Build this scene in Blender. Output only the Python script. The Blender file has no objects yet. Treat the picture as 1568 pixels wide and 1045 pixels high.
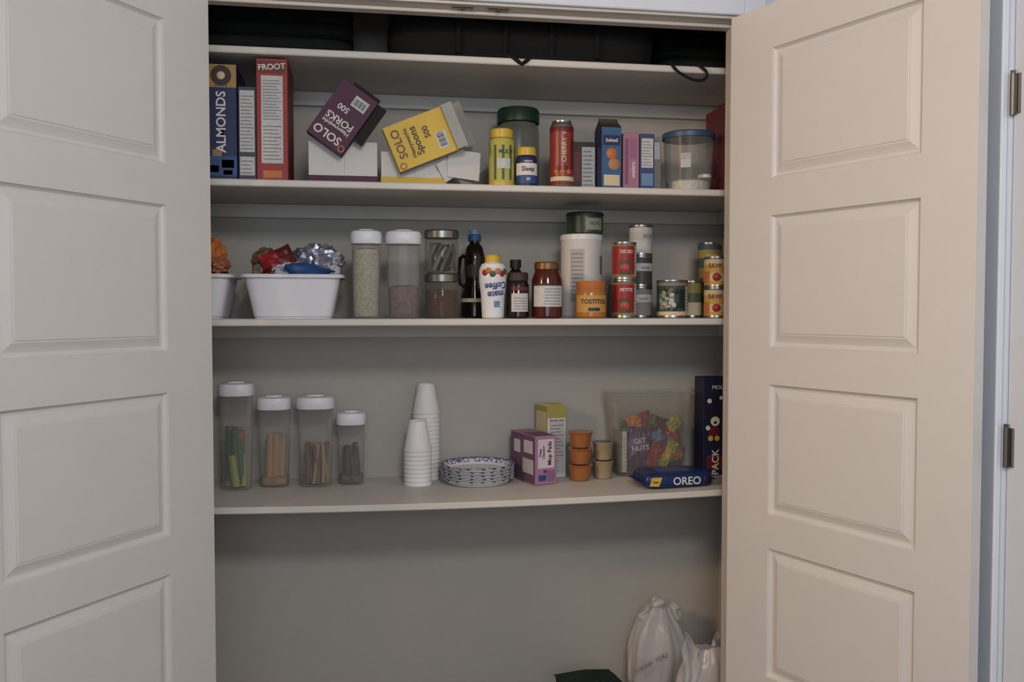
import bpy, bmesh, math, random
from mathutils import Matrix, Vector, noise
random.seed(4)
R=math.radians
scene=bpy.context.scene
COL=scene.collection

# ---------------------------------------------------------------- materials
def lin(c):
    l=.3*c[0]+.59*c[1]+.11*c[2]
    c=[(l+(v-l)*.83)*.94 for v in c]
    return tuple(((v/255)/12.92 if v/255<=0.04045 else ((v/255+0.055)/1.055)**2.4) for v in c)
_m={}
def M(name,col,rough=.5,metal=0.0,var=.06,scale=12,bump=0.0,bscale=60,spec=.4):
    if name in _m: return _m[name]
    m=bpy.data.materials.new(name); m.use_nodes=True
    nt=m.node_tree; b=nt.nodes['Principled BSDF']
    c=lin(col)
    tc=nt.nodes.new('ShaderNodeTexCoord')
    nz=nt.nodes.new('ShaderNodeTexNoise'); nz.inputs['Scale'].default_value=scale; nz.inputs['Detail'].default_value=4
    nt.links.new(tc.outputs['Object'],nz.inputs['Vector'])
    rp=nt.nodes.new('ShaderNodeValToRGB')
    rp.color_ramp.elements[0].position=.3; rp.color_ramp.elements[1].position=.7
    rp.color_ramp.elements[0].color=(*[v*(1-var) for v in c],1)
    rp.color_ramp.elements[1].color=(*[min(1,v*(1+var)) for v in c],1)
    nt.links.new(nz.outputs['Fac'],rp.inputs['Fac'])
    nt.links.new(rp.outputs['Color'],b.inputs['Base Color'])
    b.inputs['Roughness'].default_value=rough
    b.inputs['Metallic'].default_value=metal
    b.inputs['Specular IOR Level'].default_value=spec
    if bump>0:
        n2=nt.nodes.new('ShaderNodeTexNoise'); n2.inputs['Scale'].default_value=bscale; n2.inputs['Detail'].default_value=3
        nt.links.new(tc.outputs['Object'],n2.inputs['Vector'])
        bp=nt.nodes.new('ShaderNodeBump'); bp.inputs['Strength'].default_value=bump; bp.inputs['Distance'].default_value=.004
        nt.links.new(n2.outputs['Fac'],bp.inputs['Height']); nt.links.new(bp.outputs['Normal'],b.inputs['Normal'])
    _m[name]=m; return m
def CLEAR(name,col,opac=.3,rough=.15,gain=.45):
    if name in _m: return _m[name]
    m=bpy.data.materials.new(name); m.use_nodes=True
    nt=m.node_tree; b=nt.nodes['Principled BSDF']; out=nt.nodes['Material Output']
    b.inputs['Base Color'].default_value=(*lin(col),1); b.inputs['Roughness'].default_value=rough
    tr=nt.nodes.new('ShaderNodeBsdfTransparent'); tr.inputs['Color'].default_value=(.97,.97,.96,1)
    lw=nt.nodes.new('ShaderNodeLayerWeight'); lw.inputs['Blend'].default_value=.35
    mr=nt.nodes.new('ShaderNodeMapRange'); mr.inputs['To Min'].default_value=opac; mr.inputs['To Max'].default_value=min(1,opac+gain)
    mx=nt.nodes.new('ShaderNodeMixShader')
    nt.links.new(lw.outputs['Facing'],mr.inputs['Value']); nt.links.new(mr.outputs['Result'],mx.inputs['Fac'])
    nt.links.new(tr.outputs['BSDF'],mx.inputs[1]); nt.links.new(b.outputs['BSDF'],mx.inputs[2])
    nt.links.new(mx.outputs['Shader'],out.inputs['Surface'])
    _m[name]=m; return m
def GRAIN(name,c1,c2,scale=120,rough=.8):
    if name in _m: return _m[name]
    m=bpy.data.materials.new(name); m.use_nodes=True
    nt=m.node_tree; b=nt.nodes['Principled BSDF']
    tc=nt.nodes.new('ShaderNodeTexCoord'); v=nt.nodes.new('ShaderNodeTexVoronoi'); v.inputs['Scale'].default_value=scale
    nt.links.new(tc.outputs['Object'],v.inputs['Vector'])
    sp=nt.nodes.new('ShaderNodeSeparateColor'); nt.links.new(v.outputs['Color'],sp.inputs['Color'])
    rp=nt.nodes.new('ShaderNodeValToRGB'); rp.color_ramp.elements[0].color=(*lin(c1),1); rp.color_ramp.elements[1].color=(*lin(c2),1)
    nt.links.new(sp.outputs[0],rp.inputs['Fac']); nt.links.new(rp.outputs['Color'],b.inputs['Base Color'])
    bp=nt.nodes.new('ShaderNodeBump'); bp.inputs['Strength'].default_value=.6; bp.inputs['Distance'].default_value=.004
    nt.links.new(v.outputs['Distance'],bp.inputs['Height']); nt.links.new(bp.outputs['Normal'],b.inputs['Normal'])
    b.inputs['Roughness'].default_value=rough
    _m[name]=m; return m

wallm=M('paint_wall_daylit',(228,238,254),.85,var=.015,bump=.12,bscale=140)  # bluish tint and brightness of daylight mixed into the wall colour
closm=M('paint_closet_shaded',(188,183,175),.85,var=.015,bump=.15,bscale=140)  # wall paint darkened so its colour carries the closet's shade
shelfm=M('paint_shelf',(216,211,203),.45,var=.02)
doorm=M('paint_door',(228,224,220),.42,var=.012,bump=.05,bscale=200)
trimm=M('paint_trim',(214,209,202),.4,var=.012)
floorm=M('carpet',(112,100,88),.95,var=.15,scale=200,bump=.5,bscale=400)
ceilm=M('paint_ceiling',(225,224,220),.9,var=.01,bump=.2,bscale=90)
white=M('white_plastic',(236,236,244),.35,var=.02)
paperw=M('white_card',(226,222,218),.7,var=.03)
label=M('label_print',(200,200,200),.6,var=.1,scale=90)
black=M('black_ink',(22,22,26),.5)
dark=M('dark_interior',(34,28,28),.8)
steel=M('brushed_steel',(150,145,138),.3,1.0)
tin=M('tin_metal',(160,160,158),.3,.9)
hingem=M('hinge_metal',(120,118,114),.4,.8)
red=M('red_print',(170,34,36),.45); dred=M('dark_red',(112,28,30),.45)
purple=M('purple_card',(84,34,66),.6); yellow=M('yellow_card',(228,188,56),.6)
yel=M('yellow_plastic',(220,180,44),.4); navy=M('navy_card',(28,38,92),.5)
blue=M('blue_print',(38,80,146),.5); lblue=M('light_blue_card',(98,144,188),.5)
pink=M('pink_card',(176,112,144),.55); orange=M('orange_print',(208,112,44),.5)
green=M('green_print',(58,98,60),.5); dgreen=M('dark_green_plastic',(26,54,42),.4)
brown=M('brown_card',(62,44,38),.55); cream=M('cream_print',(220,204,164),.6)
greyc=M('grey_card',(140,136,130),.6)
clear=CLEAR('clear_plastic',(196,194,190),.17,.2,.4)
glass=CLEAR('clear_glass',(140,138,130),.13,.05)
amber=CLEAR('orange_jelly_plastic',(190,110,52),.78,.15)

# ---------------------------------------------------------------- builder
class B:
    def __init__(s,name): s.name=name; s.bm=bmesh.new(); s.ms=[]
    def mi(s,m):
        if m not in s.ms: s.ms.append(m)
        return s.ms.index(m)
    def _merge(s,t,mx=None):
        me=bpy.data.meshes.new('t'); t.to_mesh(me); t.free()
        if mx is not None: me.transform(mx)
        s.bm.from_mesh(me); bpy.data.meshes.remove(me)
    def box(s,a,b,m,bev=0,mx=None,seg=1):
        t=bmesh.new(); bmesh.ops.create_cube(t,size=1)
        for v in t.verts:
            v.co=Vector([a[i]+(v.co[i]+.5)*(b[i]-a[i]) for i in range(3)])
        if bev>0: bmesh.ops.bevel(t,geom=list(t.edges),offset=bev,segments=seg,profile=.5,affect='EDGES')
        k=s.mi(m)
        for f in t.faces: f.material_index=k
        s._merge(t,mx); return s
    def lathe(s,prof,m,seg=40,c=(0,0,0),n=2,sx=1,sy=1,mx=None):
        t=bmesh.new(); rings=[]
        def se(th):
            cc,ss=abs(math.cos(th)),abs(math.sin(th))
            return (cc**n+ss**n)**(-1/n)
        for p in prof:
            r,z=p[0],p[1]
            if r<=1e-6: rings.append([t.verts.new((c[0],c[1],c[2]+z))])
            else:
                rings.append([t.verts.new((c[0]+r*sx*math.cos(2*math.pi*i/seg)*se(2*math.pi*i/seg),
                    c[1]+r*sy*math.sin(2*math.pi*i/seg)*se(2*math.pi*i/seg),c[2]+z)) for i in range(seg)])
        for j in range(1,len(prof)):
            mm=prof[j][2] if len(prof[j])>2 else m
            k=s.mi(mm); A,C=rings[j-1],rings[j]
            for i in range(seg):
                i2=(i+1)%seg
                if len(A)==1 and len(C)==1: continue
                if len(A)==1: vs=[A[0],C[i2],C[i]]
                elif len(C)==1: vs=[A[i],A[i2],C[0]]
                else: vs=[A[i],A[i2],C[i2],C[i]]
                try:
                    f=t.faces.new(vs); f.material_index=k
                except ValueError: pass
        s._merge(t,mx); return s
    def text(s,txt,size,loc,m,rot=0,wrap=None,mx=None,yaw=0):
        cu=bpy.data.curves.new('t','FONT'); cu.body=txt; cu.size=size; cu.align_x='CENTER'; cu.align_y='CENTER'; cu.offset=size*.02
        cu.resolution_u=3
        ob=bpy.data.objects.new('t',cu); COL.objects.link(ob)
        dg=bpy.context.evaluated_depsgraph_get(); me=bpy.data.meshes.new_from_object(ob.evaluated_get(dg))
        me.transform(Matrix.Rotation(R(rot),4,'Z'))
        k=s.mi(m)
        for v in me.vertices:
            x,y=v.co.x,v.co.y
            if wrap:
                a=x/wrap+R(yaw); v.co=Vector((loc[0]+wrap*math.sin(a),loc[1]-wrap*math.cos(a),loc[2]+y))
            else: v.co=Vector((loc[0]+x,loc[1],loc[2]+y))
        if mx is not None: me.transform(mx)
        t=bmesh.new(); t.from_mesh(me)
        for f in t.faces: f.material_index=k
        t.to_mesh(me); t.free(); s.bm.from_mesh(me)
        bpy.data.meshes.remove(me); bpy.data.objects.remove(ob); bpy.data.curves.remove(cu)
        return s
    def wraplabel(s,r,z0,z1,a0,a1,m,c=(0,0,0),seg=14):
        t=bmesh.new(); L=[]
        for i in range(seg+1):
            a=R(a0+(a1-a0)*i/seg)
            L.append((t.verts.new((c[0]+r*math.sin(a),c[1]-r*math.cos(a),c[2]+z0)),t.verts.new((c[0]+r*math.sin(a),c[1]-r*math.cos(a),c[2]+z1))))
        k=s.mi(m)
        for i in range(seg):
            f=t.faces.new([L[i][0],L[i+1][0],L[i+1][1],L[i][1]]); f.material_index=k
        s._merge(t); return s
    def pillow(s,w,h,th,mats,mx,seed=0,wr=.006):
        t=bmesh.new(); nx,ny=16,22
        for side in (1,-1):
            g=[]
            for j in range(ny+1):
                v=-1+2*j/ny; row=[]
                for i in range(nx+1):
                    u=-1+2*i/nx
                    d=th/2*max(0,1-abs(u)**2.6)*max(0,1-abs(v)**4)**.8
                    edge=1 if (abs(u)<1 and abs(v)<.97) else 0
                    nz=noise.noise(Vector((u*3+seed,v*4,side*2+seed)))*wr*edge*2
                    x=u*w/2*(1-.06*(1-abs(v)**3)); 
                    row.append(t.verts.new((x,-side*d-nz,v*h/2)))
                g.append(row)
            for j in range(ny):
                for i in range(nx):
                    q=[g[j][i],g[j][i+1],g[j+1][i+1],g[j+1][i]]
                    if side<0: q.reverse()
                    f=t.faces.new(q); f.material_index=s.mi(mats[min(len(mats)-1,int(len(mats)*j/ny))])
        bmesh.ops.remove_doubles(t,verts=t.verts,dist=.0004)
        s._merge(t,mx); return s
    def blob(s,c,rad,m,seed=0,amp=.2,fr=2.5,sub=4,flat=None,ridge=True):
        t=bmesh.new(); bmesh.ops.create_icosphere(t,subdivisions=sub,radius=1)
        for v in t.verts:
            p=v.co.copy()
            nn=noise.noise(p*fr+Vector((seed,seed*2,seed*3)))
            n2=noise.noise(p*fr*2.6+Vector((seed*4,seed,seed)))
            if ridge: d=1+amp*((1-abs(nn)*2.2)+.5*(1-abs(n2)*2.2)-.6)
            else: d=1+amp*nn
            q=p*d; q=Vector((q.x*rad[0],q.y*rad[1],q.z*rad[2]))
            if flat is not None: q.z=max(q.z,-flat)
            v.co=q+Vector(c)
        k=s.mi(m)
        for f in t.faces: f.material_index=k
        s._merge(t); return s
    def soft_bag(s,prof,m,seed=0,sy=.8,lean=(0,0),nth=160,nt=110):
        """thin tied bag: smooth bulges low down, a few broad folds that gather at the neck"""
        t=bmesh.new(); rings=[]; H=prof[-1][1]; rnd=random.Random(seed)
        folds=[(rnd.uniform(0,2*math.pi),rnd.uniform(.10,.22),rnd.uniform(-.9,.9),rnd.uniform(.05,.12)) for _ in range(13)]
        def pr(z):
            z=min(max(z,0),H)
            for (r0,z0),(r1,z1) in zip(prof,prof[1:]):
                if z<=z1: return r0+(r1-r0)*(z-z0)/max(1e-6,z1-z0)
            return prof[-1][0]
        for j in range(nt+1):
            z=H*j/nt; f=z/H; ring=[]
            r=sum(pr(z+o) for o in (-.03,-.015,0,.015,.03))/5 if j>3 else pr(z)
            for i in range(nth):
                a=2*math.pi*i/nth; ca,sa=math.cos(a),math.sin(a)
                big=noise.noise(Vector((ca*1.1,sa*1.1,f*2.6+seed)))
                mid=noise.noise(Vector((ca*2.2+seed,sa*2.2,f*4.5)))
                fd=0
                for (c0,wd,tw,am) in folds:
                    dd=(a-c0-tw*f+math.pi)%(2*math.pi)-math.pi
                    wv=wd*(1.3-.5*f)
                    fd+=am*math.exp(-(dd/wv)**2)*(.15+.85*f**1.3)*(1 if tw>0 else -1)
                d=1+.22*big+.10*mid+fd
                ring.append(t.verts.new((r*ca*d+lean[0]*f*f,r*sa*d*sy+lean[1]*f*f,max(0,z+.03*big*f*(1 if j<nt else .3)))))
            rings.append(ring)
        k=s.mi(m)
        for j in range(nt):
            for i in range(nth):
                i2=(i+1)%nth; t.faces.new([rings[j][i],rings[j][i2],rings[j+1][i2],rings[j+1][i]]).material_index=k
        t.faces.new(list(reversed(rings[0]))).material_index=k; t.faces.new(rings[-1]).material_index=k
        s._merge(t); return s
    def flap(s,p0,dirv,w,l,m,seed=0,bend=0.0):
        t=bmesh.new(); d=Vector(dirv).normalized(); side=d.cross(Vector((0,1,0))).normalized(); nrm=d.cross(side); rows=[]
        for j in range(25):
            v=j/24; row=[]
            for i in range(13):
                u=-1+i/6
                ww=w*(.3+.7*math.sin(math.pi*min(1,v*.8+.08)))*(1-.55*max(0,v-.75)/.25)
                nz=noise.noise(Vector((u*1.0,v*2.5,seed)))*.03*(.3+v)
                row.append(t.verts.new(Vector(p0)+d*l*v+side*(u*ww/2+.015*math.sin(v*2.5+seed)+bend*v*v)+nrm*(nz+.30*w*(u*u)*(1-v*.5))))
            rows.append(row)
        k=s.mi(m)
        for j in range(24):
            for i in range(12):
                t.faces.new([rows[j][i],rows[j][i+1],rows[j+1][i+1],rows[j+1][i]]).material_index=k
        s._merge(t); return s
    def tube(s,pts,r,m,seg=8):
        t=bmesh.new(); pts=[Vector(p) for p in pts]; rings=[]
        for i,p in enumerate(pts):
            d=(pts[min(i+1,len(pts)-1)]-pts[max(i-1,0)]).normalized()
            up=Vector((0,1,0)) if abs(d.y)<.9 else Vector((1,0,0))
            a=d.cross(up).normalized(); b=d.cross(a)
            rings.append([t.verts.new(p+r*(a*math.cos(2*math.pi*k/seg)+b*math.sin(2*math.pi*k/seg))) for k in range(seg)])
        k=s.mi(m)
        for i in range(len(rings)-1):
            for j in range(seg):
                f=t.faces.new([rings[i][j],rings[i][(j+1)%seg],rings[i+1][(j+1)%seg],rings[i+1][j]]); f.material_index=k
        for rg in (rings[0],rings[-1]):
            f=t.faces.new(rg); f.material_index=k
        s._merge(t); return s
    def done(s,loc=(0,0,0),rz=0,smooth=True,ang=32,recalc=True):
        bm=s.bm
        if recalc: bmesh.ops.recalc_face_normals(bm,faces=[f for f in bm.faces])
        for f in bm.faces: f.smooth=smooth
        for e in bm.edges:
            if len(e.link_faces)==2 and e.calc_face_angle(0)>R(ang): e.smooth=False
        me=bpy.data.meshes.new(s.name); bm.to_mesh(me); bm.free()
        for m in s.ms: me.materials.append(m)
        ob=bpy.data.objects.new(s.name,me); COL.objects.link(ob)
        ob.location=loc; ob.rotation_euler=(0,0,R(rz)); return ob

def simple(name,a,b,m,bev=0): return B(name).box(a,b,m,bev).done()

# ---------------------------------------------------------------- room shell
CL,CR,CB=-.32,1.65,.56       # closet interior left / right / back
OL,OR,OH=-.03,1.475,2.42     # finished opening
CEIL=2.74
simple('floor',(-2.3,-4.6,-.05),(1.9,.64,0),floorm)
simple('ceiling',(-2.3,-4.6,CEIL),(1.9,.64,CEIL+.05),ceilm)
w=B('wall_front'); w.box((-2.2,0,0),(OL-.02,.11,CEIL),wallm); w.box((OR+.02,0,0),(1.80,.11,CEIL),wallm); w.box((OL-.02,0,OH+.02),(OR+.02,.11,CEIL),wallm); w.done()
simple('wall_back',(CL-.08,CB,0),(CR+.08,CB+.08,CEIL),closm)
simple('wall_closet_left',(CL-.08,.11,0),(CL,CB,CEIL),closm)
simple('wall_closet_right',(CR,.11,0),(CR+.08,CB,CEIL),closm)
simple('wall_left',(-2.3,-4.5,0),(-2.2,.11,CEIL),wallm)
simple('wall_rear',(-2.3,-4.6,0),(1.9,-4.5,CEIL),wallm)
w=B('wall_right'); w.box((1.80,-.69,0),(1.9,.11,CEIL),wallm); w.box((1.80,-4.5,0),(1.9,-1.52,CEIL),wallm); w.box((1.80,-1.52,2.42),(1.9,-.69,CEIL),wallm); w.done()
t=B('trim_1')
t.box((OL-.02,0,0),(OL,.11,OH+.02),trimm,.001); t.box((OR,0,0),(OR+.02,.11,OH+.02),trimm,.001); t.box((OL,0,OH),(OR,.11,OH+.02),trimm,.001)
t.box((OL,.046,0),(OL+.011,.082,OH),trimm,.002); t.box((OR-.011,.046,0),(OR,.082,OH),trimm,.002); t.box((OL+.011,.046,OH-.011),(OR-.011,.082,OH),trimm,.002)
for x in (.672,.772):
    t.box((x-.03,.012,OH-.003),(x+.03,.036,OH),steel,.001); t.lathe([(0,-.006),(.006,-.004),(.008,0)],hingem,16,(x,.024,OH-.002))
t.done()
t=B('trim_2')
cw=.065
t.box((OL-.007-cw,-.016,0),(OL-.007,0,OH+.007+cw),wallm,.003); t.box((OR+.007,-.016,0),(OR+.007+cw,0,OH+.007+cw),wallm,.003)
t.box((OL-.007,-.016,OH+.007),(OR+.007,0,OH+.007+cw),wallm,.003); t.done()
simple('baseboard_back',(CL,CB-.012,0),(CR,CB,.09),trimm,.002)
simple('baseboard_left',(-2.2,-4.5,0),(-2.188,0,.09),trimm,.002)
t=B('trim_3')
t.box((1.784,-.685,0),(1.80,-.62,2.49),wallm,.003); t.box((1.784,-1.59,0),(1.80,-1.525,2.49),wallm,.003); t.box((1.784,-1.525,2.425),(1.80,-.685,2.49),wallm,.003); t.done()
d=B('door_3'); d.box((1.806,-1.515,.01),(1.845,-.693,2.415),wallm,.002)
for z in (2.05,1.278,.5):
    d.lathe([(0,0),(.0055,0),(.0055,.09),(0,.09)],hingem,16,(1.798,-.699,z-.045)); d.lathe([(0,0),(.004,.002),(.0055,.008)],hingem,16,(1.798,-.699,z+.043))
    d.box((1.800,-.715,z-.043),(1.807,-.702,z+.043),steel,.0008)
d.lathe([(0,0),(.026,0),(.026,.006),(.01,.008),(.01,.03),(.026,.04),(.028,.055),(.018,.066),(0,.068)],steel,32,mx=Matrix.Translation((1.806,-1.45,.95))@Matrix.Rotation(R(-90),4,'Y'))
d.done()

# panelled closet leaves -------------------------------------------------
PZ=[(1.941,2.293),(1.479,1.839),(1.018,1.376),(.562,.922),(.11+.03,.462)]
def leaf(name,W,sign):
    H=2.413; z0=.012; T=.035; bm=B(name); t=bmesh.new(); k=bm.mi(doorm)
    xs0,xs1=.152,.60
    def q(pts):
        f=t.faces.new([t.verts.new(p) for p in pts]); f.material_index=k
    def face(y,dirn):
        def Q(x0,x1,a,b): q([(x0,y,a),(x1,y,a),(x1,y,b),(x0,y,b)])
        Q(0,xs0,z0,H); Q(xs1,W,z0,H)
        zs=sorted(PZ); prev=z0
        for a,b in zs:
            Q(xs0,xs1,prev,a); prev=b
            prof=[(0,0),(.0025,.006),(.007,.0115),(.013,.0120),(.022,.0085),(.033,.0035),(.037,.0032),(.0385,.0015)]
            for (i0,d0),(i1,d1) in zip(prof,prof[1:]):
                o=[(xs0+i0,a+i0),(xs1-i0,a+i0),(xs1-i0,b-i0),(xs0+i0,b-i0)]
                n=[(xs0+i1,a+i1),(xs1-i1,a+i1),(xs1-i1,b-i1),(xs0+i1,b-i1)]
                for e in range(4):
                    f=(e+1)%4
                    q([(o[e][0],y-dirn*d0,o[e][1]),(o[f][0],y-dirn*d0,o[f][1]),(n[f][0],y-dirn*d1,n[f][1]),(n[e][0],y-dirn*d1,n[e][1])])
            i,dd=prof[-1]
            q([(xs0+i,y-dirn*dd,a+i),(xs1-i,y-dirn*dd,a+i),(xs1-i,y-dirn*dd,b-i),(xs0+i,y-dirn*dd,b-i)])
        Q(xs0,xs1,prev,H)
    face(.005,-1); face(.005+T,1)
    for x in (0,W): q([(x,.005,z0),(x,.005+T,z0),(x,.005+T,H),(x,.005,H)])
    for z in (z0,H): q([(0,.005,z),(W,.005,z),(W,.005+T,z),(0,.005+T,z)])
    bmesh.ops.remove_doubles(t,verts=t.verts,dist=.0002)
    if sign<0:
        for v in t.verts: v.co.x*=-1
    bm._merge(t)
    for z in (2.2,1.5,.85,.22):
        bm.lathe([(0,-.05),(.006,-.05),(.006,.05),(0,.05)],hingem,14,(0,-.001,z))
    return bm
leaf('door_1',.738,1).done((OL,-.006,0),-123,ang=12)
leaf('door_2',.734,-1).done((OR,-.006,0),112.3,ang=12)

# ---------------------------------------------------------------- shelves
S1,S2,S3,S4=2.317,1.948,1.555,1.031
SF=.13
def sag4(x):
    xm=(CL+CR)/2; hw=(CR-CL)/2; return S4-.017*(1-((x-xm)/hw)**2)
tn=[4]
def shelf(z,sag=0):
    b=B('pantry_shelf'); t=bmesh.new(); N=30; k=b.mi(shelfm); th=.02
    prof=[(SF+.003,-th),(SF,-th+.003),(SF,-.003),(SF+.003,0),(CB-.001,0),(CB-.001,-th)]
    rings=[]
    xm=(CL+CR)/2; hw=(CR-CL)/2
    for i in range(N+1):
        x=CL+.001+(CR-CL-.002)*i/N; dz=-sag*(1-((x-xm)/hw)**2)
        rings.append([t.verts.new((x,y,z+zz+dz)) for y,zz in prof])
    for i in range(N):
        for j in range(len(prof)):
            j2=(j+1)%len(prof)
            t.faces.new([rings[i][j],rings[i][j2],rings[i+1][j2],rings[i+1][j]])
    t.faces.new(rings[0]); t.faces.new(rings[-1])
    b._merge(t); b.done()
    s=sag+.0205
    b=B('trim_%d'%tn[0]); tn[0]+=1
    b.box((CL+.001,CB-.02,z-s-.045),(CR-.001,CB-.001,z-s),shelfm,.002)
    b.box((CR-.02,SF+.03,z-.0205-.045),(CR-.001,CB-.021,z-.0205),shelfm,.002)
    b.box((CL+.001,SF+.03,z-.0205-.045),(CL+.02,CB-.021,z-.0205),shelfm,.002)
    return b.done()
shelf(S1); shelf(S2); shelf(S3); shelf(S4,.017)
E=.0006

# ---------------------------------------------------------------- product helpers
def carton(name,x0,x1,y,dep,z,h,m,labels=(),texts=(),rz=0,side=None,top=None,left=()):
    b=B(name); w=x1-x0
    b.box((0,0,0),(w,dep,h),m,.0012)
    b.box((.004,.004,h),(w-.004,dep*.52,h+.0008),top or m)
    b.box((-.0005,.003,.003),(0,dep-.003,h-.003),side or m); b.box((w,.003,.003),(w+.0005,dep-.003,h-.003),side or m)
    for (u0,u1,v0,v1,mm) in labels: b.box((u0*w,-.0006-.0003*(mm is ink),v0*h),(u1*w,0,v1*h),mm)
    for (u0,u1,v0,v1,mm) in left: b.box((-.0011,u0*dep,v0*h),(-.0005,u1*dep,v1*h),mm)
    for i,(s,u,v,sz,rt,mm) in enumerate(texts): b.text(s,sz,(u*w,-.0014-.0002*i,v*h),mm,rt)
    return b.done((x0,y,z+E),rz)
ink=M('grey_ink',(126,126,128),.6)
def lines(u0,u1,v0,v1,n,h,m=None):
    m=m or ink
    return [(u0,u1-(.12*(i%3)*(u1-u0)),v0+(v1-v0)*i/n,v0+(v1-v0)*i/n+.25*(v1-v0)/n,m) for i in range(n)]
def can(x,y,z,r,h,m,bands=(),txt=None,tm=None,ts=.02,yaw=0,name='tin_can',tz=.62):
    b=B(name)
    p=[(0,.004),(r*.9,.004),(r*.92,0),(r*.985,0),(r,.003),(r*.985,.006,tin),(r*.975,.008,tin)]
    zb,zt=.008,h-.008
    segs=list(bands) or [(1,m)]
    for f,mm in segs:
        p.append((r*.975,zb+(zt-zb)*f,mm)) 
    p+=[(r*.985,h-.006,tin),(r,h-.003,tin),(r*.985,h,tin),(r*.93,h,tin),(r*.92,h-.004,tin),(r*.5,h-.004,tin),(0,h-.004,tin)]
    b.lathe(p,tin)
    if txt: b.text(txt,ts,(0,0,h*tz),tm or paperw,0,wrap=r*.975+.0007,yaw=yaw)
    return b,(x,y,z+E)
def fin(t,rz=0): return t[0].done(t[1],rz)

# ======================= TOP SHELF: black bag, dark stacks and cable
b=B('duffel_bag')
blk=M('black_fabric',(12,12,14),.9,bump=.4,bscale=200,var=.2)
b.lathe([(0,0),(.37,0),(.405,.02),(.415,.09),(.405,.2),(.36,.27),(.25,.30),(0,.305)],blk,72,n=4.5,sy=.40)
for sx in (-.14,.14):
    b.tube([(sx-.07,-.165,.02),(sx-.07,-.17,.1),(sx-.065,-.165,.2),(sx-.03,-.11,.315),(sx+.03,-.11,.315),(sx+.065,-.165,.2),(sx+.07,-.17,.1),(sx+.07,-.165,.02)],.008,blk)
b.tube([(-.30,-.03,.29),(-.1,-.0,.306),(.1,0,.306),(.3,-.03,.29)],.004,steel)
b.tube([(-.39,-.1,.03),(-.25,-.178,.006),(-.1,-.205,.006),(-.06,-.212,.004),(-.042,-.219,-.010),(-.03,-.221,-.02),(-.017,-.219,-.010),(.0,-.212,.004),(.1,-.205,.006),(.25,-.178,.006),(.39,-.1,.03)],.006,blk)
b.done((.885,.345,S1+E+.001))
b=B('dark_stack'); bk=M('charcoal_stack',(28,30,30),.95,bump=.4,bscale=120,var=.2)  # layered dark shapes filling the black area beside the bag
for i in range(5): b.lathe([(0,i*.042),(.14,i*.042),(.155,i*.042+.008),(.158,i*.042+.021),(.155,i*.042+.034),(.14,i*.042+.042),(0,i*.042+.042)],bk,56,n=5,sx=1.5,sy=.78-.02*(i%2))
b.done((.13,.41,S1+E))
b=B('dark_stack')
for i in range(5): b.lathe([(0,i*.04),(.10,i*.04),(.112,i*.04+.008),(.115,i*.04+.02),(.112,i*.04+.032),(.10,i*.04+.04),(0,i*.04+.04)],bk,56,n=5,sx=1.15,sy=1.0-.03*(i%2))
b.done((1.475,.43,S1+E))
b=B('power_cable')
ctl=[(1.335,.25,.006),(1.325,.17,.008),(1.325,.135,.007),(1.33,.122,-.006),(1.345,.117,-.024),(1.375,.116,-.040),(1.405,.117,-.047),(1.43,.118,-.040),(1.435,.119,-.022),(1.42,.122,-.006),(1.40,.132,.007),(1.38,.17,.008),(1.36,.24,.006)]
pts=[]
for i in range(len(ctl)-1):
    p0,p1,p2,p3=[Vector(ctl[max(0,min(len(ctl)-1,i+o))]) for o in (-1,0,1,2)]
    for k in range(4):
        u=k/4; pts.append(.5*((2*p1)+(p2-p0)*u+(2*p0-5*p1+4*p2-p3)*u*u+(3*p1-p0-3*p2+p3)*u**3))
b.tube(pts,.0045,blk); b.box((1.325,.235,.001),(1.37,.26,.018),black,.004); b.done((-.015,0,S1+.001))

# ======================= SHELF 2 items
carton('cereal_box',-.036,.046,.15,.19,S2,.32,navy,
  labels=[(0,1,.80,1,M('gold_card',(176,134,60),.5)),(0,1,.03,.2,blue),(.1,.4,.06,.12,cream),(.5,.9,.1,.17,orange),(.55,.85,.04,.08,cream),(.2,.5,.2,.26,M('almond',(168,120,80),.6))],
  texts=[('ALMONDS',.5,.5,.036,90,paperw),('OATS',.5,.82,.013,0,navy)])
b=B('cereal_ring_print'); b.lathe([(.012,0),(.028,0),(.028,.0006),(.012,.0006),(.012,0)],brown,32,mx=Matrix.Rotation(R(90),4,'X')); b.lathe([(0,.0005),(.009,.0005),(.010,0)],cream,24,mx=Matrix.Rotation(R(90),4,'X'))
o=b.done((.005,.1492,S2+.29)); bx=bpy.data.objects['cereal_box']; o.parent=bx; o.matrix_parent_inverse=Matrix.Translation(bx.location).inverted()
carton('cereal_box',.050,.098,.155,.19,S2,.262,M('slate_card',(72,78,92),.6),
  labels=[(.08,.92,.30,.96,label)]+lines(.14,.86,.33,.93,16,0)+[(.08,.92,.05,.25,label)]+lines(.14,.8,.07,.24,4,0))
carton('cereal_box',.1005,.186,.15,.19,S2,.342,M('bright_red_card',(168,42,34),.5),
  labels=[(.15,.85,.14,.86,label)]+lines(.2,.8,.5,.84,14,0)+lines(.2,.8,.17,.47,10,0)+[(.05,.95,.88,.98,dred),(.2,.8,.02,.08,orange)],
  texts=[('FROOT',.5,.93,.023,5,paperw)],side=M('red_side',(110,30,26),.5))

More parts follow.
